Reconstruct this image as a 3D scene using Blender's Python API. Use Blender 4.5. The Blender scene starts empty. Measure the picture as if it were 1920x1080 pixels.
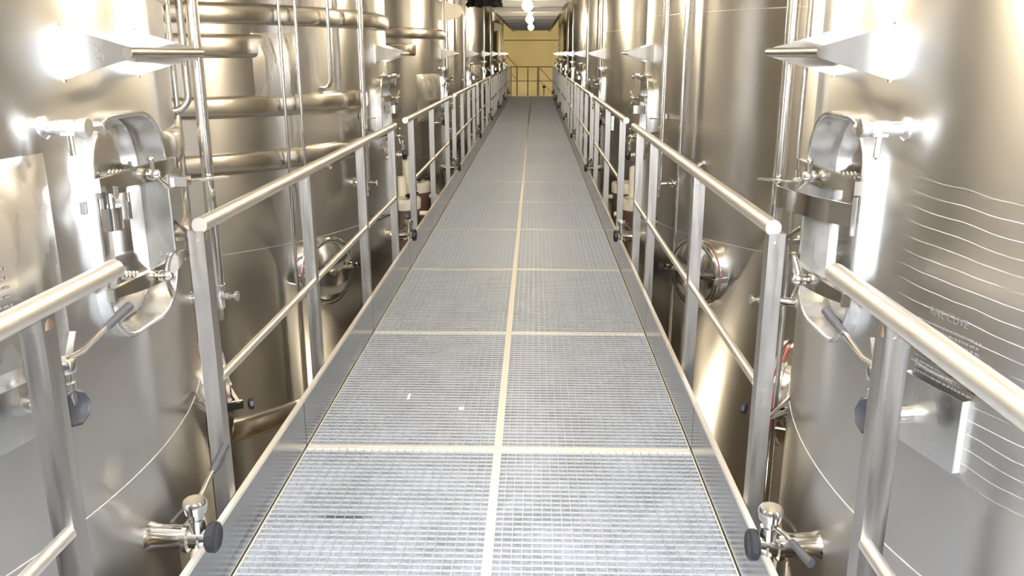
import bpy, bmesh, math, random
from math import sin, cos, tan, pi, radians, degrees, sqrt, atan2
from mathutils import Vector, Matrix, Quaternion
random.seed(7)
S = bpy.context.scene
COL = S.collection

# ------------------------------------------------------------------ camera
CAM = Vector((0.1322, 0.0, 1.45))
PIT, YAW, ROL, FPX = 0.27055, -0.02653, -0.00077, 1582.2
cam_d = bpy.data.cameras.new('camera'); cam_o = bpy.data.objects.new('camera', cam_d); COL.objects.link(cam_o)
F = Vector((sin(YAW)*cos(PIT), cos(YAW)*cos(PIT), -sin(PIT)))
Rv = Vector((cos(YAW), -sin(YAW), 0)); Uv = Rv.cross(F)
R2 = Rv*cos(ROL)+Uv*sin(ROL); U2 = Uv*cos(ROL)-Rv*sin(ROL)
M = Matrix((R2, U2, -F)).transposed().to_4x4(); M.translation = CAM
cam_o.matrix_world = M
cam_d.sensor_width = 36; cam_d.lens = FPX/1920*36; cam_d.clip_start = 0.02; cam_d.clip_end = 200
S.camera = cam_o

# ------------------------------------------------------------------ world, lights, exposure
S.view_settings.view_transform = 'Standard'; S.view_settings.look = 'None'
S.view_settings.gamma = 1.0; S.view_settings.use_curve_mapping = False
S.view_settings.exposure = 1.16
W = bpy.data.worlds.new('world'); S.world = W; W.use_nodes = True
W.node_tree.nodes['Background'].inputs[0].default_value = (1, .9, .75, 1)
W.node_tree.nodes['Background'].inputs[1].default_value = 0.05
LAMP_STRENGTH = 155.0        # aisle globes
WARM = (1.0, 0.76, 0.42, 1)
FLASH = 88.0
def area_light(name, loc, size, power, color, direction, sizey=None):
    d = bpy.data.lights.new(name, 'AREA'); d.energy = power; d.color = color
    d.shape = 'RECTANGLE'; d.size = size; d.size_y = sizey or size
    o = bpy.data.objects.new(name, d); COL.objects.link(o); o.location = loc
    o.rotation_euler = Vector(direction).to_track_quat('-Z', 'Y').to_euler(); return o
# the camera's own flash, just above and left of the lens
area_light('camera_flash', CAM+Vector((-0.03, 0.0, 0.055)), 0.04, FLASH, (0.90, 0.95, 1.0), F, 0.025)
ADDED_HALL_LAMPS = [(sx*4.9, y, 4.2) for sx in (-1, 1) for y in (-1.5, 6.0, 13.5, 21.0, 29.0)]  # unseen ceiling lights, added to brighten the end wall and the hall
for p in ADDED_HALL_LAMPS:
    area_light('added_hall_light', (p[0], p[1], p[2]-.06), 1.3, 190, (1.0, .83, .56), (0, 0, -1), .25)
UNDER = [(0.0, 4.9, -1.15), (0.0, 12.3, -1.15), (0, 19.7, -1.15), (0, -2.5, -1.15)]

# ------------------------------------------------------------------ materials
def mat(name, base, rough=.5, metal=0., aniso=0., bump=None, spec=.5, emit=None, strength=0., noise=None):
    m = bpy.data.materials.new(name); m.use_nodes = True; n = m.node_tree.nodes; l = m.node_tree.links
    b = n['Principled BSDF']; b.inputs['Base Color'].default_value = (*base, 1)
    b.inputs['Roughness'].default_value = rough; b.inputs['Metallic'].default_value = metal
    b.inputs['Specular IOR Level'].default_value = spec
    if emit: b.inputs['Emission Color'].default_value = emit; b.inputs['Emission Strength'].default_value = strength
    tc = n.new('ShaderNodeTexCoord')
    if aniso:
        b.inputs['Anisotropic'].default_value = aniso
        b.inputs['Anisotropic Rotation'].default_value = .25
        t = n.new('ShaderNodeTangent'); t.direction_type = 'RADIAL'; t.axis = 'Z'
        l.new(t.outputs[0], b.inputs['Tangent'])
    if noise:       # (scale vec, detail, amount, rough_amount)
        mp = n.new('ShaderNodeMapping'); mp.inputs['Scale'].default_value = noise[0]
        l.new(tc.outputs['Object'], mp.inputs[0])
        nz = n.new('ShaderNodeTexNoise'); nz.inputs['Scale'].default_value = 1; nz.inputs['Detail'].default_value = noise[1]
        l.new(mp.outputs[0], nz.inputs[0])
        mr = n.new('ShaderNodeMapRange'); mr.inputs[1].default_value = .3; mr.inputs[2].default_value = .7
        mr.inputs[3].default_value = 1-noise[2]; mr.inputs[4].default_value = 1+noise[2]
        l.new(nz.outputs[0], mr.inputs[0])
        mx = n.new('ShaderNodeVectorMath'); mx.operation = 'SCALE'; mx.inputs[0].default_value = base
        l.new(mr.outputs[0], mx.inputs['Scale']); l.new(mx.outputs[0], b.inputs['Base Color'])
        if noise[3]:
            m2 = n.new('ShaderNodeMapRange'); m2.inputs[1].default_value = .3; m2.inputs[2].default_value = .7
            m2.inputs[3].default_value = rough-noise[3]; m2.inputs[4].default_value = rough+noise[3]
            l.new(nz.outputs[0], m2.inputs[0]); l.new(m2.outputs[0], b.inputs['Roughness'])
    if bump:        # (scale vec, strength, distance)
        mp = n.new('ShaderNodeMapping'); mp.inputs['Scale'].default_value = bump[0]
        l.new(tc.outputs['Object'], mp.inputs[0])
        nz = n.new('ShaderNodeTexNoise'); nz.inputs['Scale'].default_value = 1; nz.inputs['Detail'].default_value = 2
        l.new(mp.outputs[0], nz.inputs[0])
        bp = n.new('ShaderNodeBump'); bp.inputs['Strength'].default_value = bump[1]; bp.inputs['Distance'].default_value = bump[2]
        l.new(nz.outputs[0], bp.inputs['Height']); l.new(bp.outputs[0], b.inputs['Normal'])
    return m
MT = {}
MT['tank'] = mat('brushed_tank_steel', (.63, .62, .615), .29, 1, .80, bump=((1.1, 1.1, .5), .12, .02))
MT['band'] = mat('jacket_steel', (.70, .66, .60), .22, 1, .6)
MT['polish'] = mat('polished_steel', (.78, .76, .73), .13, 1)
MT['satin'] = mat('satin_steel', (.72, .71, .69), .3, 1, noise=((60, 60, 6), 2, .06, .05))
MT['hatch'] = mat('hatch_steel', (.76, .75, .74), .26, 1, bump=((18, 18, 6), .12, .01), noise=((9, 9, 5), 3, .08, .08))
MT['plate'] = mat('rack_plate_steel', (.80, .80, .80), .13, 1)
MT['door'] = mat('hatch_door_steel', (.66, .64, .61), .13, 1, bump=((10, 10, 8), .15, .01))
MT['yoke'] = mat('yoke_steel', (.62, .58, .52), .2, 1)
MT['rail'] = mat('handrail_steel', (.74, .705, .65), .40, 1)
MT['post'] = mat('post_steel', (.40, .382, .365), .40, 1, noise=((50, 50, 4), 3, .08, .06))
MT['weld'] = mat('weld_metal', (.85, .83, .8), .35, 1)
MT['seam'] = mat('seam_steel', (.72, .70, .66), .45, 1)
MT['heat'] = mat('heat_tinted_weld', (.36, .27, .21), .4, 1)
MT['dark'] = mat('dull_railing_steel', (.30, .26, .20), .55, .6)
MT['black'] = mat('black_plastic', (.018, .018, .022), .38, 0, bump=((300, 300, 300), .2, .001))
MT['grip'] = mat('black_grip', (.05, .05, .055), .45)
MT['red'] = mat('red_seal', (.55, .09, .10), .5)
MT['cream'] = mat('cream_plastic', (.80, .74, .60), .45)
MT['drum'] = mat('brown_drum', (.11, .065, .045), .45)
MT['galv'] = mat('galvanised_bar', (.52, .525, .53), .42, .55)
MT['frame'] = mat('grating_frame', (.64, .62, .56), .45, .3)
MT['toe'] = mat('toe_board_steel', (.40, .40, .40), .2, 1, noise=((6, 3, 40), 2, .05, .04))
MT['edge'] = mat('toe_edge_steel', (.85, .80, .72), .4, .7)
MT['wall'] = mat('wall_plaster', (.52, .47, .29), .9, noise=((.8, .8, .8), 4, .1, 0))
MT['floor'] = mat('cellar_floor', (.20, .15, .10), .5, noise=((1, 1, 1), 4, .12, .1))
MT['ceil'] = mat('ceiling_paint', (.70, .66, .58), .9)
MT['deck'] = mat('deck_steel', (.50, .50, .49), .55, .3, noise=((4, 4, 4), 3, .1, .05))
MT['beam'] = mat('beam_steel', (.62, .61, .58), .5, .4)
MT['lamp'] = mat('lamp_glass', (1, .95, .85), .3, 0, emit=(1.0, .835, .57, 1), strength=LAMP_STRENGTH)
MT['hall'] = mat('fixture_diffuser', (1, .95, .85), .4, 0, emit=WARM, strength=8)
MT['ink'] = mat('label_ink', (.10, .09, .085), .6)
MT['paper'] = mat('scrap_paper', (.85, .84, .8), .8)
def tray_mat():
    m = mat('dusty_tray', (.5, .51, .54), .6, .15)
    n = m.node_tree.nodes; l = m.node_tree.links; b = n['Principled BSDF']
    g = n.new('ShaderNodeNewGeometry')
    n1 = n.new('ShaderNodeTexNoise'); n1.inputs['Scale'].default_value = 55; n1.inputs['Detail'].default_value = 5; n1.inputs['Roughness'].default_value = .7
    n2 = n.new('ShaderNodeTexNoise'); n2.inputs['Scale'].default_value = 5; n2.inputs['Detail'].default_value = 3
    l.new(g.outputs['Position'], n1.inputs[0]); l.new(g.outputs['Position'], n2.inputs[0])
    ad = n.new('ShaderNodeMath'); ad.operation = 'MULTIPLY_ADD'; ad.inputs[1].default_value = .6
    l.new(n1.outputs[0], ad.inputs[0])
    m3 = n.new('ShaderNodeMath'); m3.operation = 'MULTIPLY'; m3.inputs[1].default_value = .4
    l.new(n2.outputs[0], m3.inputs[0]); l.new(m3.outputs[0], ad.inputs[2])
    cr = n.new('ShaderNodeValToRGB'); e = cr.color_ramp.elements
    e[0].position = .38; e[0].color = (.155, .165, .185, 1); e[1].position = .64; e[1].color = (.335, .36, .425, 1)
    l.new(ad.outputs[0], cr.inputs[0])
    # dark smear left by a spill on the second-nearest left panel
    mp = n.new('ShaderNodeMapping'); mp.vector_type = 'POINT'
    mp.inputs['Location'].default_value = (.478*10, -2.45*42, 0); mp.inputs['Scale'].default_value = (10, 42, 0)
    l.new(g.outputs['Position'], mp.inputs[0])
    ln = n.new('ShaderNodeVectorMath'); ln.operation = 'LENGTH'; l.new(mp.outputs[0], ln.inputs[0])
    mr = n.new('ShaderNodeMapRange'); mr.inputs[1].default_value = .5; mr.inputs[2].default_value = 1.1
    mr.inputs[3].default_value = .3; mr.inputs[4].default_value = 1.0; l.new(ln.outputs['Value'], mr.inputs[0])
    sc = n.new('ShaderNodeVectorMath'); sc.operation = 'SCALE'
    l.new(cr.outputs[0], sc.inputs[0]); l.new(mr.outputs[0], sc.inputs['Scale']); l.new(sc.outputs[0], b.inputs['Base Color'])
    return m
MT['tray'] = tray_mat()
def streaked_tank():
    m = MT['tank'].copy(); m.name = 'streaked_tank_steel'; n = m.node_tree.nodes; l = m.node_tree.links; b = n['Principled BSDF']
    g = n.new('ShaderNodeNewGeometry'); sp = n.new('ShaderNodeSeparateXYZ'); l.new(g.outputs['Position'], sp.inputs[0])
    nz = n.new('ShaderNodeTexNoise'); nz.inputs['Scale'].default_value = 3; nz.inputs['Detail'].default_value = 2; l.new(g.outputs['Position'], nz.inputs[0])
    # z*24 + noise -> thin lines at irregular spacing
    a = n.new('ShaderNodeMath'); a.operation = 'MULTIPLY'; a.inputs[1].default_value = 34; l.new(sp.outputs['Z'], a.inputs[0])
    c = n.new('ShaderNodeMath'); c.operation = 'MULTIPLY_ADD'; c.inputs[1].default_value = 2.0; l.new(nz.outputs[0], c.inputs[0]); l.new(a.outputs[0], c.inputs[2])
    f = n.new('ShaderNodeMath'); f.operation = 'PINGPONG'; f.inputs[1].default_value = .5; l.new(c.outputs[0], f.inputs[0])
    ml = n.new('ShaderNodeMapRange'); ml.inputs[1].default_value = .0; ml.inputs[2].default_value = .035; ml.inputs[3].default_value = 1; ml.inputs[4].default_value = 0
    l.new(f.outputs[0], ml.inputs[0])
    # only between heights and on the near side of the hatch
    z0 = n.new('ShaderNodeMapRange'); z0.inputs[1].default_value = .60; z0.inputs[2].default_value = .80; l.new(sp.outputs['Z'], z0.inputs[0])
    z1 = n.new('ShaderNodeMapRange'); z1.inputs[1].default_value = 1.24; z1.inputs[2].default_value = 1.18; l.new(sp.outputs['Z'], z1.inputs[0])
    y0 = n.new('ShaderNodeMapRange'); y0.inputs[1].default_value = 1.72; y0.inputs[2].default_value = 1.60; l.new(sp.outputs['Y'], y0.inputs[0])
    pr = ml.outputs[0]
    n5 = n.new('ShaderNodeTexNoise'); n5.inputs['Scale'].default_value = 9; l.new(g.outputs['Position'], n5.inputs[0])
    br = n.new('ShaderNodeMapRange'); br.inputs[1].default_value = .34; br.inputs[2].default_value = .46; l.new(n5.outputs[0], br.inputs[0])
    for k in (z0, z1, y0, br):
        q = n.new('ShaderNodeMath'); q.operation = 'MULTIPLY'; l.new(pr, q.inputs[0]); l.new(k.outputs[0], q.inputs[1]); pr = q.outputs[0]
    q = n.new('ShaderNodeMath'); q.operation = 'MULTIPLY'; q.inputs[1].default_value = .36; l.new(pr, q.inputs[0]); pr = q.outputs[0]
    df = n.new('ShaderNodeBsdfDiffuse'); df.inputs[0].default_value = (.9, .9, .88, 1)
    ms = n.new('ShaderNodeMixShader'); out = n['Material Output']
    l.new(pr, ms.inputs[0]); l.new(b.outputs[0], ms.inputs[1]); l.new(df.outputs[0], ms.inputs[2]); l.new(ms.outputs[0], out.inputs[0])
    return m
MT['streak'] = streaked_tank()

# ------------------------------------------------------------------ geometry helpers
def frame_of(d):
    d = Vector(d).normalized(); up = Vector((0, 0, 1)) if abs(d.z) < .95 else Vector((1, 0, 0))
    x = up.cross(d).normalized(); return x, d.cross(x)
class B:
    """collects shapes; fn maps local tank coordinates (a outward, b along, z) to mesh coordinates"""
    def __init__(s, fn=None): s.bm = bmesh.new(); s.fn = fn
    def v(s, p):
        p = Vector(p); return s.bm.verts.new(s.fn(p) if s.fn else p)
    def face(s, vs):
        try: s.bm.faces.new(vs)
        except ValueError: pass
    def box(s, c, size, ax=None):
        c = Vector(c); X, Y, Z = ax or (Vector((1, 0, 0)), Vector((0, 1, 0)), Vector((0, 0, 1)))
        h = [k/2 for k in size]
        vs = [s.v(c+X*h[0]*i+Y*h[1]*j+Z*h[2]*k) for i in (-1, 1) for j in (-1, 1) for k in (-1, 1)]
        for f in ((0, 1, 3, 2), (4, 6, 7, 5), (0, 4, 5, 1), (2, 3, 7, 6), (0, 2, 6, 4), (1, 5, 7, 3)): s.face([vs[i] for i in f])
        return s
    def bar(s, p, q, w, t, up=(0, 0, 1)):
        p = Vector(p); q = Vector(q); d = (q-p); L = d.length; d.normalize(); u = Vector(up); x = u.cross(d).normalized(); y = d.cross(x)
        return s.box((p+q)/2, (t, w, L), (x, y, d))
    def rings(s, rings, cap=True, closed=True):
        vv = [[s.v(p) for p in r] for r in rings]; n = len(vv[0])
        for a, b in zip(vv, vv[1:]):
            for i in range(n if closed else n-1): s.face([a[i], a[(i+1) % n], b[(i+1) % n], b[i]])
        if cap: s.face(vv[0][::-1]); s.face(vv[-1])
        return s
    def tube(s, pts, r, seg=10, cap=True):
        pts = [Vector(p) for p in pts]; rs = r if isinstance(r, (list, tuple)) else [r]*len(pts)
        x, y = frame_of(pts[1]-pts[0]); out = []; pd = None
        for i, p in enumerate(pts):
            d = (pts[min(i+1, len(pts)-1)]-pts[max(i-1, 0)]).normalized()
            if pd is not None:
                q = pd.rotation_difference(d); x = q @ x; y = q @ y
            pd = d
            out.append([p+(x*cos(2*pi*k/seg)+y*sin(2*pi*k/seg))*rs[i] for k in range(seg)])
        return s.rings(out, cap)
    def lathe(s, o, d, prof, seg=20, cap=True):
        o = Vector(o); d = Vector(d).normalized(); x, y = frame_of(d)
        return s.rings([[o+d*h+(x*cos(2*pi*k/seg)+y*sin(2*pi*k/seg))*max(r, 1e-4) for k in range(seg)] for h, r in prof], cap)
    def ball(s, c, r, seg=10, n=6):
        return s.lathe(c, (0, 0, 1), [(-r*cos(pi*i/n), r*sin(pi*i/n)) for i in range(n+1)], seg)
    def solid(s, top, bot):
        a = [s.v(p) for p in top]; b = [s.v(p) for p in bot]; n = len(a)
        s.face(a); s.face(b[::-1])
        for i in range(n): s.face([a[i], b[i], b[(i+1) % n], a[(i+1) % n]])
        return s
    def mesh(s, name, m):
        bm = s.bm; bmesh.ops.remove_doubles(bm, verts=bm.verts, dist=1e-6)
        bmesh.ops.recalc_face_normals(bm, faces=bm.faces)
        for e in bm.edges:
            e.smooth = not (len(e.link_faces) == 2 and e.calc_face_angle(0) > radians(34))
        for f in bm.faces: f.smooth = True
        me = bpy.data.meshes.new(name); bm.to_mesh(me); bm.free(); me.materials.append(MT[m] if isinstance(m, str) else m)
        return me
    def build(s, name, m, parent=None, label=None, kind=None):
        o = bpy.data.objects.new(name, s.mesh(name, m)); COL.objects.link(o)
        if parent: o.parent = parent
        if label: o['label'] = label
        if kind: o['kind'] = kind
        return o
def tag(o, label=None, cat=None, group=None, kind=None):
    for k, v in (('label', label), ('category', cat), ('group', group), ('kind', kind)):
        if v: o[k] = v
    return o
def empty(name, loc, label=None, cat=None, group=None):
    o = bpy.data.objects.new(name, None); o.empty_display_size = .1; COL.objects.link(o); o.location = loc
    return tag(o, label, cat, group)
def copy_tree(o, parent=None):
    c = o.copy(); COL.objects.link(c)
    if parent: c.parent = parent
    for ch in list(o.children): copy_tree(ch, c)
    return c
def arc(n, f): return [f(i/n) for i in range(n+1)]
def rrect(w, h, r, n=7):
    pts = []
    for cx, cy, a0 in ((w-r, h-r, 0), (-w+r, h-r, 90), (-w+r, -h+r, 180), (w-r, -h+r, 270)):
        for i in range(n+1):
            a = radians(a0+90*i/n); pts.append((cx+r*cos(a), cy+r*sin(a)))
    return pts
ORD = ['nearest', 'second', 'third', 'fourth', 'fifth', 'sixth', 'seventh', 'eighth', 'ninth', 'tenth', 'eleventh', 'twelfth']
SIDE = {-1: 'left', 1: 'right'}

# ------------------------------------------------------------------ setting
R, X0, Y0, P = 1.8, 2.66, 1.97, 3.7
FZ = -2.6
HW = 0.733
def struct(name, b, m): return tag(b.build(name, m), kind='structure')
struct('floor', B().box((0, 14, FZ-.1), (13.4, 38, .2)), 'floor')
struct('ceiling', B().box((0, 14, 4.7), (13.4, 38, .2)), 'ceil')
struct('wall_left', B().box((-6.6, 14, 1), (.2, 38, 7.4)), 'wall')
struct('wall_right', B().box((6.6, 14, 1), (.2, 38, 7.4)), 'wall')
struct('wall_near', B().box((0, -4.9, 1), (13.4, .2, 7.4)), 'wall')
w = B().box((0, 32.6, 1), (13.4, .2, 7.4))
struct('wall_far', w, 'wall')
t = B(); t.box((0, 32.47, 1.98), (5, .06, .05)); t.box((0, 32.47, .10), (5, .06, .30))
struct('trim_1', t, 'wall')

# ------------------------------------------------------------------ walkway: grating panels
PL, PY0 = 1.391, 2.935
def grating(side):
    w, Lh = HW-.012, PL
    b = B(); n = 23; x0, x1 = (.0075, HW-.004) if side > 0 else (-HW+.004, -.0075)
    cols = [x0+(x1-x0)*i/n for i in range(1, n)]
    for x in cols: b.box((x, PL/2, -.004), (.0022, PL-.02, .007))
    m = int(PL/.03)
    for i in range(1, m): b.box(((x0+x1)/2, PL*i/m, -.0045), (x1-x0, .0024, .006))
    o = empty('grating_panel', (0, 0, 0))
    b.build('mesh_bars', 'galv', o)
    f = B()
    f.box((side*.0075, PL/2, -.016), (.0145, PL-.004, .034)); f.box((side*(HW-.0045), PL/2, -.016), (.004, PL-.004, .034))
    for y in (.008, PL-.008): f.box(((x0+x1)/2, y, -.016), (x1-x0, .0135, .034))
    f.build('panel_frame', 'frame', o)
    B().box(((x0+x1)/2, PL/2, -.0125), (x1-x0-.012, PL-.02, .006)).build('tray', 'tray', o)
    return o
protos = {-1: grating(-1), 1: grating(1)}
NROW = 23
for side in (-1, 1):
    first = True
    for i in range(-5, NROW-4+1):
        y = PY0+PL*i
        o = protos[side] if first else copy_tree(protos[side]); first = False
        o.location = (0, y, 0)
        r = i+1
        if i < -2: lab = 'steel grating panel on the %s walkway half, below the bottom of the photo' % SIDE[side]
        elif r < 10: lab = 'steel grating panel, %s half of the walkway, %s row from the bottom' % (SIDE[side], ORD[r+1] if r >= 0 else 'lowest cut')
        else: lab = 'small distant steel grating panel, %s walkway half, beyond the tenth row' % SIDE[side]
        if i == -1: lab = 'steel grating panel, %s walkway half, in the row cut by the bottom edge' % SIDE[side]
        if i == -2: lab = 'steel grating panel on the %s walkway half, below the bottom of the photo' % SIDE[side]
        tag(o, lab, 'grating panel', 'grating panels of the walkway')
YEND = PY0+PL*(NROW-3)
b = B()
for sx in (-1, 1):
    b.box((sx*(HW-.03), 13.35, -.10), (.05, 34.6, .12))
for y in [PY0+PL*i for i in range(-5, 20)]: b.box((0, y, -.09), (2*HW-.1, .05, .09))
tag(b.build('walkway_frame', 'deck'), 'grey steel beams carrying the grating of the walkway', 'walkway frame')
b = B().box((0, (YEND+32.3)/2, -.03), (2*HW+.3, 32.3-YEND, .05))
tag(b.build('end_platform', 'deck'), 'grey steel platform at the far end of the walkway before the wall', 'platform')
# lower columns holding the walkway
for k in range(-1, 9):
    for sx in (-1, 1):
        y = 3.82+3.7*(k-0)
        if y > 31: continue
        tag(B().box((sx*.68, y, (FZ-.162)/2), (.1, .1, -FZ-.165)).build('support_column', 'deck'),
            'grey steel column under the walkway, hidden between the tanks', 'column', 'columns under the walkway')

# toe boards
def toe(side):
    o = empty('toe_board', (0, 0, 0)); x = side*(HW+.003)
    B().box((x, PL/2, .088), (.005, PL-.006, .20)).build('kick_plate', 'toe', o)
    B().box((x+side*.0035, PL/2, .189), (.016, PL-.004, .012)).build('top_edge', 'edge', o)
    pass
    return o
for side in (-1, 1):
    pr = toe(side)
    for i in range(-5, 20):
        o = pr if i == -5 else copy_tree(pr); o.location = (0, PY0+PL*i, 0)
        if i < -1: lab = 'toe board on the %s walkway edge, below the bottom of the photo' % SIDE[side]
        elif i < 8: lab = 'steel toe board on the %s walkway edge beside the %s' % (SIDE[side], 'bottommost, cut grating row' if i == -1 else ORD[i+2]+' grating row')
        else: lab = 'small distant steel toe board along the %s walkway edge beyond the tenth row' % SIDE[side]
        tag(o, lab, 'toe board', 'toe boards of the walkway')

# ------------------------------------------------------------------ railings
RX, RZ = .760, 1.01
def railing(side, y0, y1, posts, label):
    o = empty('guard_rail', (side*RX, y0, 0), label, 'railing', 'guard rails along the walkway')
    L = y1-y0
    B().tube([(0, 0, RZ), (0, L, RZ)], .021, 20).build('top_rail', 'rail', o)
    for py in posts:
        b = B().box((side*.0115, py-y0, .42), (.044, .044, 1.15))
        p = b.build('post', 'post', o)
        B().lathe((side*.008, py-y0, .968), (0, 0, 1), [(0, .0235), (.014, .021), (.024, .017)], 12).build('weld', 'heat', p)
    q = sorted(posts)
    for a, c in zip(q, q[1:]):
        B().tube([(0, a-y0+.02, .56), (0, c-y0-.02, .56)], .0135, 14).build('mid_rail', 'rail', o)
    return o
for side in (-1, 1):
    for j in range(-2, 8):
        s0 = Y0+P*j+.22; s1 = Y0+P*(j+1)-.25
        if j == 7: s1 = YEND-.02
        if j % 2 == 0: posts = [s0+.02, s0+1.12, s0+2.2, s1-.05]
        else: posts = [s0+.36, s0+1.62, s1-.28]
        if j == 7: posts = [s0+.45, s1-.03]
        if side > 0 and j == 0: posts = [s0+.02, s0+1.10, s0+2.38, s1-.22]
        if s0 < -1.9 and j == -2: continue
        n = j+1
        lab = ('nearest steel guard rail on the %s, cut by the bottom corner' % SIDE[side]) if n == 0 else \
              ('%s steel guard rail section from the camera on the %s side' % (ORD[n], SIDE[side]) if n < 8 else 'last steel guard rail section on the %s side, at the end platform' % SIDE[side])
        railing(side, s0, s1, posts, lab)
# end railing and stair rails
o = empty('end_railing', (0, 31.0, 0), 'thin steel railing across the far end of the walkway in front of the wall', 'railing')
ye = 31.0
for x in (-.86, -.72, -.50, -.12, .23, .78): B().box((x, 0, .5), (.04, .04, 1.0)).build('post', 'dark', o)
B().tube([(-.9, 0, RZ), (.8, 0, RZ)], .02, 8).build('top_rail', 'dark', o)
B().tube([(-.86, 0, .52), (.78, 0, .52)], .014, 8).build('mid_rail', 'dark', o)
o = empty('stair_railing', (-.95, 31.4, 0), 'sloping stair railing rising to the left at the far end', 'railing')
B().tube([(-.1, 0, 1.55), (.43, 0, 1.02)], .02, 8).build('top_rail', 'dark', o)
B().tube([(.2, 0, .80), (.43, 0, .56)], .014, 8).build('mid_rail', 'dark', o)
B().box((.43, 0, .5), (.04, .04, 1.0)).build('post', 'dark', o)
B().box((-.1, 0, .77), (.04, .04, 1.54)).build('post', 'dark', o)
o = empty('stair_railing', (.27, 31.4, 0), 'sloping stair railing dropping to the right at the far end', 'railing')
B().tube([(0, 0, 1.0), (.56, 0, .42)], .02, 8).build('top_rail', 'dark', o)
B().tube([(0, 0, .56), (.55, 0, .04)], .014, 8).build('mid_rail', 'dark', o)
B().box((0, 0, .5), (.04, .04, 1.0)).build('post', 'dark', o)
B().box((.56, 0, .21), (.04, .04, .42)).build('post', 'dark', o)
o = empty('valve_post', (.46, 31.2, 0), 'small post with a black hand wheel on the end platform', 'valve')
B().tube([(0, 0, -.01), (0, 0, .28)], .022, 8).build('stem', 'post', o)
B().lathe((0, 0, .27), (0, 0, 1), [(0, .03), (.02, .06), (.06, .06), (.09, .02)], 12).build('hand_wheel', 'black', o)

# ------------------------------------------------------------------ overhead deck with lamps
b = B(); z = 2.22
for i in range(int(36/.14)):
    y = -4.6+i*.14; b.box((0, y, z+.115+(.018 if i % 2 else 0)), (1.34, .14, .012))
b.box((0, 13.4, z+.17), (1.34, 36.2, .02))
o = empty('overhead_deck', (0, 0, 0), 'grey ribbed steel deck with cross beams over the walkway', 'ceiling deck')
b.build('ribbed_sheet', 'deck', o)
for sx in (-1, 1):
    b = B(); b.box((sx*.66, 13.4, z+.07), (.012, 36.2, .16)); b.box((sx*.63, 13.4, z-.005), (.06, 36.2, .012))
    b.build('edge_channel', 'beam', o)
for i in range(19):
    y = -3.7+P/2*i; b = B()
    b.box((0, y, z+.05), (1.30, .012, .12)); b.box((0, y, z-.006), (1.30, .16, .014)); b.box((0, y, z+.1), (1.30, .12, .012))
    b.build('cross_beam', 'beam', o)
for sx in (-1, 1):      # hangers to the ceiling
    for i in range(6):
        B().box((sx*.64, -3+6.6*i, 3.45), (.05, .05, 2.34)).build('hanger', 'beam', o)
LK = (-1, 0, .42, 1, 2, 3, 4)  # the off-pitch globe is an extra, added for warm glow on the second left tank
for k in LK:
    o = empty('globe_lamp', (.05, Y0+P*k, 1.94))
    lab = {2: 'largest of the three glowing globe lamps hanging over the walkway, at the top edge', 3: 'middle one of the three glowing globe lamps over the walkway',
           4: 'smallest, farthest of the three glowing globe lamps over the walkway'}.get(k, 'unseen glowing globe lamp over the walkway above the top edge of the photo')
    tag(o, lab, 'lamp', 'globe lamps under the overhead deck')
    B().ball((0, 0, 0), .056, 16, 10).build('bulb', 'lamp', o)
    B().lathe((0, 0, .055), (0, 0, 1), [(0, .03), (.05, .034), (.06, .02), (.17, .015), (.17, .05), (.21, .05)], 14).build('socket', 'cream', o)
for p in ADDED_HALL_LAMPS:
    o = empty('added_hall_fixture', (p[0], p[1], 4.14+.1), 'added unseen ceiling light above the tanks, out of the frame', 'lamp', 'added hall ceiling lights')
    B().box((0, 0, .24), (1.4, .3, .2)).build('housing', 'beam', o)
for p in UNDER:
    o = empty('bulkhead_lamp', p, 'round lamp under the walkway, hidden by the grating', 'lamp', 'lamps under the walkway')
    B().ball((0, 0, 0), .06, 14, 8).build('bulb', 'lamp', o)
    B().tube([(0, 0, .05), (0, 0, -p[2]-.14)], .02, 8).build('socket', 'cream', o)

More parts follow.
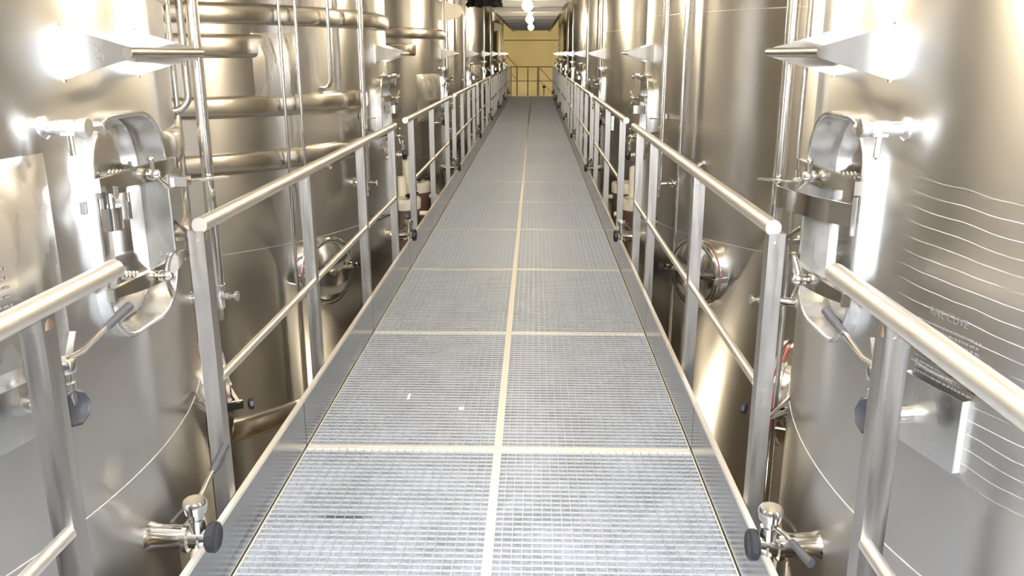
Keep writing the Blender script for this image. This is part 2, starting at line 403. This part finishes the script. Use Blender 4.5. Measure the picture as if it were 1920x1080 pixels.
# ------------------------------------------------------------------ tanks
def cylp(th, r, z):
    t = radians(th); return (r*cos(t), r*sin(t), z)
BULGE = [(0, 0), (.03, .012), (.10, .021), (.22, .0265), (.5, .029), (.78, .0265), (.90, .021), (.97, .012), (1, 0)]
def tank(s, k, m, near):
    """s side, k index, m mirror sign, near = detail level"""
    N = ('%s brushed steel tank from the camera on the %s of the walkway' % (ORD[k], SIDE[s])) if k > 0 else 'huge brushed steel tank cut by the %s edge of the photo, nearest the camera' % SIDE[s]
    o = empty('storage_tank', (s*X0, Y0+P*k, FZ), N, 'tank', 'steel storage tanks')
    fn = lambda p: Vector((-s*p.x, m*p.y, p.z-FZ))
    NB = lambda: B(fn)
    seg = 192 if near else 96
    bc, zc, wd, hd, rr = .05, 1.05, .19, .265, .125
    FA = 1.824          # plane of the hatch rim
    ta, tb = degrees(math.asin((bc-wd)/R)), degrees(math.asin((bc+wd)/R))
    def hole(b_):       # half height of the hatch outline at distance b_ from its middle
        d = abs(b_-bc)
        if d >= wd: return hd-rr
        return hd if d <= wd-rr else hd-rr+sqrt(max(rr*rr-(d-(wd-rr))**2, 0))
    inner = [ta+(tb-ta)*(.5-.5*cos(pi*i/20)) for i in range(21)]
    outer = [tb+(360+ta-tb)*i/(seg-12) for i in range(1, seg-12)]
    ths = inner+outer
    prof = [(FZ+.02, R-.25), (FZ+.02, R-.02), (FZ+.06, R), (-1.5, R), (-.3, R), (.43, R), (.72, R), (1.40, R), (1.75, R), (2.5, R), (3.1, R), (3.16, R-.03), (3.3, R*.72), (3.38, R*.3), (3.39, .05)]
    b = NB(); vv = [[b.v(cylp(t_, r, z)) for t_ in ths] for z, r in prof]; n = len(ths)
    lo = []; hi = []
    for t_ in inner:
        h_ = hole(R*sin(radians(t_))); lo.append(b.v(cylp(t_, R, zc-h_))); hi.append(b.v(cylp(t_, R, zc+h_)))
    for q in range(len(prof)-1):
        for i in range(n):
            j = (i+1) % n; a_, c_ = vv[q], vv[q+1]
            if prof[q][0] == .72 and i < 20:
                b.face([a_[i], a_[j], lo[j], lo[i]]); b.face([hi[i], hi[j], c_[j], c_[i]])
            else: b.face([a_[i], a_[j], c_[j], c_[i]])
    b.face([vv[6][0], lo[0], hi[0], vv[7][0], ]) if 0 else None
    b.build('shell', 'streak' if (s > 0 and k == 0) else 'tank', o)
    for z in (.43, 2.4, -1.2) + ((1.67,) if s > 0 else ()):
        b = NB(); r1 = R-.003
        b.rings([[cylp(360*i/seg, r, zz) for i in range(seg)] for zz, r in ((z-.004, r1), (z-.0015, R+.0014), (z+.0015, R+.0014), (z+.004, r1))], cap=False)
        b.build('weld_seam', 'seam', o)
    # pillow-shaped cooling jacket bands
    if s < 0 and k <= 2:
        for z0, z1, t0, t1 in ((1.594, 1.70, 0, 360), (1.43, 1.55, 38, 335), (1.133, 1.247, 11, 325), (.845, .96, 11, 325), (-.64, -.50, 14, 330)):
            b = NB(); full = t1-t0 >= 360; n = 160; rg = []
            for u, bu in BULGE:
                rg.append([cylp(t0+(t1-t0)*i/n, R-.004+(bu if (full or 2 < i < n-2) else bu*.35*(min(i, n-i))), z0+(z1-z0)*u) for i in range(n if full else n+1)])
            b.rings(rg, cap=False, closed=full); b.build('jacket_band', 'band', o)
    # hose rack: two tapering plates and the bar between their tips
    if True:
        rz = 1.453
        rk_o = NB().tube([(1.942, -.165, rz), (1.942, .235, rz)], .0115, 14).build('hose_rack', 'polish', o)
        for bb in (-.15, .21):
            a0 = sqrt(R*R-bb*bb)-.01
            NB().solid([(a0, bb-.002, rz+.058), (a0, bb-.002, rz-.058), (1.94, bb-.002, rz-.012), (1.94, bb-.002, rz+.012)],
                     [(a0, bb+.002, rz+.058), (a0, bb+.002, rz-.058), (1.94, bb+.002, rz-.012), (1.94, bb+.002, rz+.012)]).build('rack_plate', 'plate', rk_o)
            NB().box((a0+.008, bb, rz), (.008, .008, .120)).build('weld_pad', 'plate', rk_o)
    # rectangular manway: neck with rounded corners, recessed door, two yokes
    neck = NB(); oq = rrect(wd+.002, hd+.002, rr); iq = rrect(wd-.010, hd-.010, rr-.010)
    P3 = lambda a_, q_, sx=1, sz=1: [(a_, bc+x*sx, zc+z*sz) for x, z in q_]
    neck.rings([P3(1.755, oq), P3(FA-.003, oq), P3(FA, rrect(wd-.001, hd-.001, rr-.003)), P3(FA, rrect(wd-.007, hd-.007, rr-.007)), P3(FA-.003, iq), P3(1.735, iq)], cap=False)
    hf = neck.build('hatch_frame', 'hatch', o)
    dr = NB(); q2 = rrect(wd-.0105, hd-.0105, rr-.0105)
    dr.rings([P3(1.735, q2)]+[P3(a, q2, sc, sc) for sc, a in ((1, 1.748), (.95, 1.756), (.86, 1.760), (.5, 1.768), (.2, 1.771))])
    do = dr.build('hatch_door', 'door', o)
    if near:
        NB().solid([(1.776, bc-.05, zc+.10), (1.776, bc+.045, zc+.10), (1.776, bc+.045, zc-.13), (1.776, bc-.05, zc-.13)],
                   [(1.76, bc-.056, zc+.106), (1.76, bc+.051, zc+.106), (1.76, bc+.051, zc-.136), (1.76, bc-.056, zc-.136)]).build('door_plate', 'polish', do)
    for zi, zy in enumerate((1.175, .925)):
        y_ = NB(); n = 16; rg = []; sb0 = bc-.035
        for i in range(n+1):
            u = i/n; bb = bc-.205+.41*u; aa = FA+.003+.030*sin(pi*u)**.9; hh = .011+.010*sin(pi*u)
            rg.append([(aa, bb, zy-hh), (aa+.012, bb, zy-hh), (aa+.012, bb, zy+hh), (aa, bb, zy+hh)])
        y_.rings(rg)
        for e in (-1, 1): y_.box((FA+.011, bc+e*.203, zy-.003), (.018, .010, .030))
        yo = y_.build('yoke', 'yoke', o)
        NB().tube([(1.765, sb0, zy), (1.905, sb0, zy)], .0065, 10).build('spindle', 'polish', yo)
        h = NB(); ao = 1.888
        h.lathe((ao-.018, sb0, zy), (1, 0, 0), [(0, .010), (.004, .014), (.016, .015), (.028, .012), (.032, .009)], 14)
        angs = (130, -40) if zi == 0 else (75, -84)
        for a_ in angs:
            c_, s_ = cos(radians(a_)), sin(radians(a_))
            h.tube([(ao, sb0, zy), (ao+.003, sb0+.024*c_, zy+.024*s_), (ao+.010, sb0+.050*c_, zy+.050*s_)], [.0062, .0058, .007], 10)
            h.ball((ao+.010, sb0+.051*c_, zy+.051*s_), .0073, 10, 6)
        h.build('wing_nut', 'polish', yo)
        if near:
            sp = NB()
            for q in range(5): sp.lathe((1.778+q*.009, sb0, zy), (1, 0, 0), [(0, .008), (.003, .0115), (.006, .008)], 12)
            sp.build('spring', 'polish', yo)
    # hinge arm
    hg = NB(); bz = 1.305; hb = -.235
    hg.lathe((1.765, hb, bz), (1, 0, 0), [(0, .026), (.022, .024), (.028, .016), (.07, .014)], 18)
    hg.box((1.836, hb+.004, bz), (.030, .030, .032))
    hg.lathe((1.850, hb+.006, bz), (1, 0, 0), [(0, .014), (.006, .014), (.008, .019), (.022, .020), (.024, .018)], 20)
    hg.tube([(1.858, hb, bz), (1.852, hb+.06, bz-.002), (1.835, bc-wd+.02, bz-.006), (FA-.004, bc-wd+.06, bz-.016)], .011, 10)
    ho = hg.build('hinge', 'hatch', o)
    NB().tube([(1.836, hb-.004, 1.292), (1.838, hb-.004, 1.248)], .006, 10).build('hinge_pin', 'polish', ho)
    # strap / cup on the hatch
    if s < 0 and m > 0:
        st = NB(); cb, ca, rs = -.150, 1.842, .034
        rg = []
        for i in range(13):
            t_ = radians(-75+180*i/12); rg.append([(ca+rs*cos(t_)*1.05, cb+rs*sin(t_)+.0, 1.075-.0), (ca+(rs-.004)*cos(t_)*1.05, cb+(rs-.004)*sin(t_), 1.075), (ca+(rs-.004)*cos(t_)*1.05, cb+(rs-.004)*sin(t_), 1.125), (ca+rs*cos(t_)*1.05, cb+rs*sin(t_), 1.125)])
        st.rings(rg)
        so = st.build('cup_bracket', 'polish', o)
        st = NB(); rg = []
        for i in range(13):
            u = i/12; aa = 1.806+.075*u; bb = -.115+.012*sin(u*2*pi*1.4)
            rg.append([(aa, bb, 1.09), (aa, bb+.004, 1.09), (aa, bb+.004, 1.15), (aa, bb, 1.15)])
        st.rings(rg).build('wavy_plate', 'polish', so)
        for a_, b_, z_ in ((1.815, -.187, 1.135), (1.823, -.127, 1.160), (1.862, -.127, 1.160)):
            NB().tube([(a_, b_, z_-.02), (a_, b_, z_+.008)], .006, 10).build('pin', 'polish', so)
    else:
        st = NB(); rg = []
        pts = [(1.836, -.145), (1.862, -.09), (1.892, -.02), (1.915, .06), (1.925, .12), (1.920, .165), (1.90, .195), (1.865, .20), (1.83, .195)]
        for i, (a_, b_) in enumerate(pts):
            p0 = Vector(pts[max(i-1, 0)]); p1 = Vector(pts[min(i+1, len(pts)-1)]); d = (p1-p0).normalized(); nx = Vector((d.y, -d.x))*.002
            rg.append([(a_+nx.x, b_+nx.y, 1.085), (a_-nx.x, b_-nx.y, 1.085), (a_-nx.x, b_-nx.y, 1.135), (a_+nx.x, b_+nx.y, 1.135)])
        so = st.rings(rg).build('strap_handle', 'polish', o)
        NB().tube([(1.836, -.148, 1.068), (1.836, -.148, 1.152)], .006, 10).build('pin', 'polish', so)
    # round side manway beyond the hatch
    th = 31; mz = .24; t = radians(th); dirv = Vector((cos(t), sin(t), 0)); side_v = Vector((-sin(t), cos(t), 0))
    base = dirv*(R-.03)+Vector((0, 0, mz))
    rm = NB(); rm.lathe(base, dirv, [(0, .185), (.07, .185), (.072, .195), (.082, .195), (.084, .188), (.096, .188), (.10, .200), (.112, .200), (.118, .19)], 40, cap=False)
    ro = rm.build('round_manway', 'polish', o)
    NB().lathe(base+dirv*.0835, dirv, [(.002, .186), (.0025, .1888), (.008, .1888), (.0085, .186)], 40, cap=False).build('seal', 'red', ro, label='thin red rubber seal')
    NB().lathe(base+dirv*.114, dirv, [(0, .192), (.004, .180), (.0, .165), (.016, .12), (.026, .06), (.028, .002)], 40).build('manway_lid', 'polish', ro)
    sb = NB(); p0 = base+dirv*.135-side_v*.215; p1 = base+dirv*.135+side_v*.215
    sb.bar(p0, p1, .022, .014); sb.lathe(base+dirv*.12, dirv, [(0, .02), (.03, .02), (.034, .012)], 12)
    cb_ = sb.build('cross_bar', 'polish', ro)
    for e in (-1, 1):
        c_ = base+side_v*e*.205; NB().bar(c_+dirv*.05, c_+dirv*.15, .03, .012).build('clamp', 'polish', ro)
    NB().lathe(p0+dirv*.03-side_v*.004, dirv, [(0, .012), (.004, .022), (.016, .022), (.02, .01)], 8).build('hand_nut', 'black', ro)
    # level tube with its lower tee valve and clip
    lt = 19.0; off = 1.885
    g = NB(); tp = lambda z, r=off, th_=lt: cylp(th_, r, z)
    g.tube([tp(.72), tp(3.0)], .0185, 14)
    go = g.build('level_tube', 'polish', o)
    v = NB(); v.tube([tp(.70, R-.02), tp(.70, off)], .013, 12); v.tube([tp(.655), tp(.665), tp(.70), tp(.735), tp(.74)], [.010, .016, .014, .018, .022], 14)
    v.tube([tp(.62), tp(.66)], .008, 10)
    v.lathe(tp(.70), Vector((cos(radians(lt-20)), sin(radians(lt-20)), 0)), [(0, .012), (.035, .012), (.036, .007), (.05, .007), (.052, .017), (.06, .017)], 12)
    v.lathe(tp(.70, R-.005), Vector(tp(0, 1)), [(0, .028), (.006, .028), (.012, .016)], 14)
    v.build('tube_valve', 'polish', go)
    c = NB(); c.box(Vector(tp(1.09, R+.02, 15.5)), (.04, .035, .028), None)
    c.bar(tp(1.085, R+.02, 16), tp(1.085, R+.14, 18.4), .006, .03); c.build('tube_clip', 'hatch', go)
    if near or k == 2:
        # thin service pipes further round
        for th_, z0, z1, rr_, nm in (((34.3, FZ+.2, 3.0, .0105, 'service_pipe'), (37.6, FZ+.2, 3.0, .0105, 'service_pipe')) if s < 0 else ((23.8, FZ+.2, 3.0, .009, 'service_pipe'),)):
            p_ = NB(); p_.tube([cylp(th_, R+.05, z0), cylp(th_, R+.05, z1)], rr_, 12)
            for zz in (.2, 1.8): p_.tube([cylp(th_, R-.01, zz), cylp(th_, R+.05, zz)], .007, 8)
            p_.build(nm, 'polish', o)
        p_ = NB(); zb = 1.27
        p_.tube([cylp(27.0, R+.055, 3.0), cylp(27.0, R+.055, zb+.05)]+[cylp(27.0, R+.055-.05*(1-cos(radians(a_))), zb+.05-.05*sin(radians(a_))) for a_ in (20, 40, 60, 80)]+[cylp(27, R-.02, zb)], .012, 12)
        p_.build('bent_pipe', 'polish', o) if s < 0 else p_.bm.free()
        # tie straps reaching back from the guard-rail post
        for zz, dz in ((.985, .02), (.93, -.03), (.455, .012), (.41, -.035)):
            NB().bar(cylp(13.5, R-.004, zz), (1.862, .27, zz-dz), .012, .005).build('tie_strap', 'polish', o)
        nz_ = NB(); q0 = Vector(cylp(28.6, R-.005, .86)); nd = Vector((cos(radians(28.6)), sin(radians(28.6)), -.5))
        nz_.lathe(q0, nd, [(0, .020), (.012, .020), (.016, .012), (.04, .012), (.042, .017), (.055, .017), (.058, .009), (.075, .009)], 12).build('thermometer_nozzle', 'polish', o)
    # sampling valve with black knob, horizontal lever
    sv = NB(); sb_, sz = -.40, .755
    sd = Vector((1, -.22, 0)).normalized(); s0 = Vector((1.74, sb_+.02, sz))
    sv.lathe(s0, sd, [(0, .034), (.016, .034), (.02, .018), (.07, .018), (.072, .026), (.085, .026), (.088, .020), (.11, .020)], 18)
    sv.lathe((1.848, sb_+.0, sz+.0), (0, 0, 1), [(0, .018), (.055, .018), (.058, .014), (.075, .014), (.078, .023), (.098, .026), (.104, .024)], 18)
    svo = sv.build('sampling_valve', 'polish', o)
    kd = (sd+Vector((0, -.12, .18))).normalized()
    NB().lathe(s0+sd*.10, kd, [(0, .022), (.004, .036), (.012, .0405), (.028, .0405), (.034, .034), (.030, .028), (.028, .004)], 9).build('hand_knob', 'black', svo)
    lv = NB(); lv.tube([(1.852, sb_+.01, sz+.102), (1.862, sb_+.05, sz+.104), (1.872, sb_+.10, sz+.122), (1.878, sb_+.15, sz+.135)], [.005, .006, .006, .005], 10)
    lvo = lv.build('lever', 'polish', svo)
    NB().tube([(1.876, sb_+.13, sz+.130), (1.884, sb_+.225, sz+.150)], [.0085, .0105], 12).build('grip', 'grip', lvo)
    NB().bar((1.85, sb_+.015, sz+.10), (1.845, sb_+.055, sz+.145), .004, .012).build('spring_clip', 'polish', lvo)
    # drain valve over the toe board
    dv_ = NB(); zb, yb = .240, -.05
    dv_.lathe((1.73, yb, zb), (1, 0, 0), [(.03, .05), (.066, .040), (.085, .033), (.16, .031), (.162, .040), (.174, .040), (.176, .030), (.20, .030), (.205, .026), (.222, .026)], 22)
    dv_.lathe((1.925, yb, zb+.02), (0, 0, 1), [(0, .022), (.034, .022), (.036, .018), (.052, .018), (.054, .028), (.070, .031), (.082, .031), (.088, .027)], 20)
    do_ = dv_.build('drain_valve', 'polish', o)
    cp = NB(); cp.bar((1.893, yb-.02, zb+.02), (1.893, yb-.02, zb-.12), .022, .006, (1, 0, 0))
    cp.bar((1.86, yb+.005, zb+.045), (1.91, yb+.0, zb+.10), .024, .006, (0, 1, 0)); cp.build('clamp_plate', 'polish', do_)
    NB().lathe((1.948, yb, zb), (1, 0, 0), [(0, .024), (.003, .036), (.010, .041), (.024, .041), (.029, .035), (.025, .028), (.024, .003)], 10).build('hand_knob', 'black', do_)
    lv = NB(); z1 = zb+.085
    if s < 0:
        lv.tube([(1.925, yb, z1), (1.93, yb+.04, z1+.02), (1.935, yb+.09, z1+.045), (1.94, yb+.11, z1+.055)], [.006, .007, .007, .006], 10)
        gp = [(1.938, yb+.10, z1+.05), (1.945, yb+.185, z1+.085)]
    else:
        lv.tube([(1.925, yb, z1-.02), (1.90, yb-.05, z1-.025), (1.89, yb-.08, z1-.03)], [.006, .007, .006], 10)
        gp = [(1.892, yb-.075, z1-.029), (1.868, yb-.155, z1-.036)]
    lvo = lv.build('lever', 'polish', do_); NB().tube(gp, [.0095, .012], 12).build('grip', 'grip', lvo)
    # sheet-metal label holder low on the shell
    lh = NB()
    def lp(thd, z, r): return cylp(thd, r, z)
    n = 6; z0_, z1_ = .69, .835
    ths = [-11.3-(5.2)*i/n for i in range(n+1)]
    rg = [[lp(t_, z0_, R+.014), lp(t_, z1_, R+.014), lp(t_, z1_, R+.016), lp(t_, z0_, R+.016)] for t_ in ths]
    lh.rings(rg)
    for t_ in (ths[0], ths[-1]):
        lh.solid([lp(t_, z0_, R-.002), lp(t_, z1_, R-.002), lp(t_, z1_, R+.0155), lp(t_, z0_, R+.0155)], [lp(t_+.08, z0_, R-.002), lp(t_+.08, z1_, R-.002), lp(t_+.08, z1_, R+.0155), lp(t_+.08, z0_, R+.0155)])
    lh.build('label_holder', 'hatch', o)
    # raised pyramid-edged cover plates
    def cover(t0, t1, z0, z1, ins, h):
        c = NB(); n = 8; o_ = []; i_ = []
        for i in range(n+1): o_.append(lp(t0+(t1-t0)*i/n, z1, R)); i_.append(lp(t0+(t1-t0)*(ins+(1-2*ins)*i/n), z1-(z1-z0)*.27, R+h))
        for i in range(n+1): o_.append(lp(t1+(t0-t1)*i/n, z0, R)); i_.append(lp(t1+(t0-t1)*(ins+(1-2*ins)*i/n), z0+(z1-z0)*.16, R+h))
        c.rings([o_, i_], cap=False)
        for i in range(n):
            a_ = [c.v(i_[i]), c.v(i_[i+1]), c.v(i_[2*n+1-i-1]), c.v(i_[2*n+1-i])]; c.face(a_)
        return c
    if s < 0 and m > 0: cover(-8.0, -26, .79, 1.255, .24, .055).build('raised_cover', 'hatch', o)
    if s < 0: cover(33.2, 42, 1.13, 1.555, .2, .02).build('raised_cover', 'hatch', o)
    return o

def text_on_tank(parent, s, txt, th, z, size, name, r=R+.0012, flipdir=1, rot=0):
    cu = bpy.data.curves.new('t', 'FONT'); cu.body = txt; cu.size = size; cu.align_x = 'CENTER'
    to = bpy.data.objects.new('t', cu); COL.objects.link(to); bpy.context.view_layer.update()
    me = bpy.data.meshes.new_from_object(to.evaluated_get(bpy.context.evaluated_depsgraph_get()))
    bpy.data.objects.remove(to); me.name = name
    for v in me.vertices:
        x, y = v.co.x, v.co.y
        if rot: x, y = -y, x
        # text runs left to right for a viewer on the walkway
        t_ = radians(th)-s*x/r*1.0
        v.co = Vector((-s*r*cos(t_), r*sin(t_), z+y-FZ))
    me.materials.append(MT['ink'])
    o = bpy.data.objects.new(name, me); COL.objects.link(o); o.parent = parent; return o

tanks = {}
for s in (-1, 1):
    for k in range(0, 8):
        m = 1 if k % 2 == 0 else -1
        if k <= 3: o = tank(s, k, m, k <= 1)
        else:
            src = tanks[(s, 2 if m > 0 and s > 0 else (3 if m < 0 else 2))]
            if s < 0 and m > 0:      # plain ones without jacket bands from the fifth on
                if k == 4: o = tank(s, k, m, False)
                else: o = copy_tree(tanks[(s, 4)])
            else: o = copy_tree(src)
            o.location = (s*X0, Y0+P*k, FZ)
            o['label'] = '%s brushed steel tank from the camera on the %s of the walkway' % (ORD[k], SIDE[s])
        tanks[(s, k)] = o
for s in (-1, 1):       # the tanks just behind the camera, seen only as reflections
    o = empty('storage_tank', (s*X0, Y0-P, FZ), 'brushed steel tank behind the camera on the %s, seen only in reflections' % SIDE[s], 'tank', 'steel storage tanks')
    seg = 96; B().rings([[(r*cos(2*pi*i/seg), r*sin(2*pi*i/seg), z-FZ) for i in range(seg)] for z, r in ((FZ+.02, R-.02), (FZ+.06, R), (3.1, R), (3.3, R*.7), (3.39, .05))]).build('shell', 'tank', o)

# printed text on the near right tank, marks on the near left rack plate
tr = tanks[(1, 0)]
text_on_tank(tr, 1, 'RNE CUVE', -14.0, .965, .022, 'printed_title')
b = B(); fn = lambda th, z, r=R+.0012: Vector((-1*r*cos(radians(th)), r*sin(radians(th)), z-FZ))
for row in range(11):
    z = .945-.0105*row; t = -11.6-row*.0
    while t > -16.6:
        L = random.uniform(.15, .5)
        b.bm.faces.new([b.bm.verts.new(fn(*q)) for q in ((t, z), (t-L, z), (t-L, z+.0042), (t, z+.0042))])
        t -= L+.07
b.build('printed_lines', 'ink', tr)
tl = tanks[(-1, 0)]
b = B()
for row in range(6):
    z = 1.06-.018*row; t = -14.2
    while t > -19:
        L = random.uniform(.15, .5)
        b.bm.faces.new([b.bm.verts.new(Vector((r*cos(radians(q[0])), r*sin(radians(q[0])), q[1]-FZ))) for r in (R+.0575,) for q in ((t, z), (t-L, z), (t-L, z+.005), (t, z+.005))])
        t -= L+.08
b.build('printed_lines', 'ink', tl)

cu = bpy.data.curves.new('t', 'FONT'); cu.body = '34E'; cu.size = .026; cu.align_x = 'CENTER'
to = bpy.data.objects.new('t', cu); COL.objects.link(to); bpy.context.view_layer.update()
me = bpy.data.meshes.new_from_object(to.evaluated_get(bpy.context.evaluated_depsgraph_get())); bpy.data.objects.remove(to); me.name = 'stamped_mark'
for v in me.vertices: v.co = Vector((1.868+v.co.y, -.15-.0026, 1.455-v.co.x-FZ))
me.materials.append(MT['ink']); o = bpy.data.objects.new('stamped_mark', me); COL.objects.link(o); o.parent = tl

# ------------------------------------------------------------------ capped vessels between second and third tanks
def vessel(x, y, zt, r, label, stack=None):
    o = empty('capped_vessel', (x, y, FZ), label, 'vessel', 'brown vessels with cream lids between the tanks')
    z = lambda v: v-FZ
    B().lathe((0, 0, 0), (0, 0, 1), [(0.02, r*.9), (z(-.5), r*.9), (z(-.42), r*.95), (z(zt-.09), r*.95)], 28).build('drum', 'drum', o)
    l = B(); l.lathe((0, 0, z(zt-.09)), (0, 0, 1), [(0, r*.97), (.05, r), (.075, r), (.09, r*.93), (.095, r*.3)], 28); lo = l.build('lid', 'cream', o)
    for a in (-60, 25):
        c = (r*.72*cos(radians(a)), r*.72*sin(radians(a)))
        B().lathe((c[0], c[1], z(zt-.01)), (0, 0, 1), [(0, .008), (.025, .008), (.03, .022), (.045, .026), (.05, .012)], 10).build('wing_knob', 'black', lo)
    B().tube([(0, 0, z(zt-.13)), ((-1 if x > 0 else 1)*(r+.06), -.02, z(zt-.13))], .02, 12).build('outlet', 'cream', o)
    if stack: B().lathe((stack[0], stack[1], z(zt-.005)), (0, 0, 1), [(0, stack[3]), (stack[2]-.02, stack[3]), (stack[2], stack[3]*.7)], 20).build('neck', 'cream', o)
    return o
vessel(-.955, 6.95, .30, .145, 'brown vessel with cream lid behind the left rail, nearer of the two', (-.03, .08, .17, .045))
vessel(-.95, 7.62, .335, .14, 'brown vessel with cream lid behind the left rail, farther of the two', (-.06, -.08, .24, .04))
vessel(1.00, 6.95, .30, .145, 'brown vessel with cream lid behind the right rail, nearer of the two', (-.03, .08, .26, .05))
vessel(.97, 7.62, .335, .14, 'brown vessel with cream lid behind the right rail, farther of the two')

# ------------------------------------------------------------------ small things under the deck and on the grating
o = empty('cable_coil', (-.50, 11.0, 2.13), 'black coil of cable hanging under the deck at the top edge', 'cable')
b = B()
for i in range(6):
    r = .16+.012*(i % 3); n = 24; zz = -.025*i+.03
    b.tube([(r*cos(2*pi*j/n)*1.15, .05*sin(3*j)+r*.5*sin(2*pi*j/n), zz+.012*sin(j*1.7+i)) for j in range(n+1)], .018, 8)
b.build('coil', 'black', o)
B().tube([(0, 0, -.12), (0, 0, .09)], .012, 8).build('hook', 'beam', o)
for (x, y, z_, lab) in ((-.72, 9.5, 1.88, 'cream junction box on the third left tank above its rack'), (-.70, 20.4, 2.04, 'small cream junction box high on the left near the far lamps')):
    tag(B().solid([(x-.12, y-.03, z_+.11), (x-.12, y-.03, z_-.09), (x+.03, y-.03, z_-.05), (x+.08, y-.03, z_), (x+.05, y-.03, z_+.07)],
                  [(x-.12, y+.05, z_+.11), (x-.12, y+.05, z_-.09), (x+.03, y+.05, z_-.05), (x+.08, y+.05, z_), (x+.05, y+.05, z_+.07)]).build('junction_box', 'cream'), lab, 'junction box')
for (x, y, sx, sy, lab) in ((-.41, 3.42, .010, .055, 'narrow white paper scrap on the left grating panel'), (-.17, 3.30, .022, .02, 'tiny white paper scrap near the middle of the walkway')):
    tag(B().box((x, y, .0045), (sx, sy, .004)).build('paper_scrap', 'paper'), lab, 'scrap')
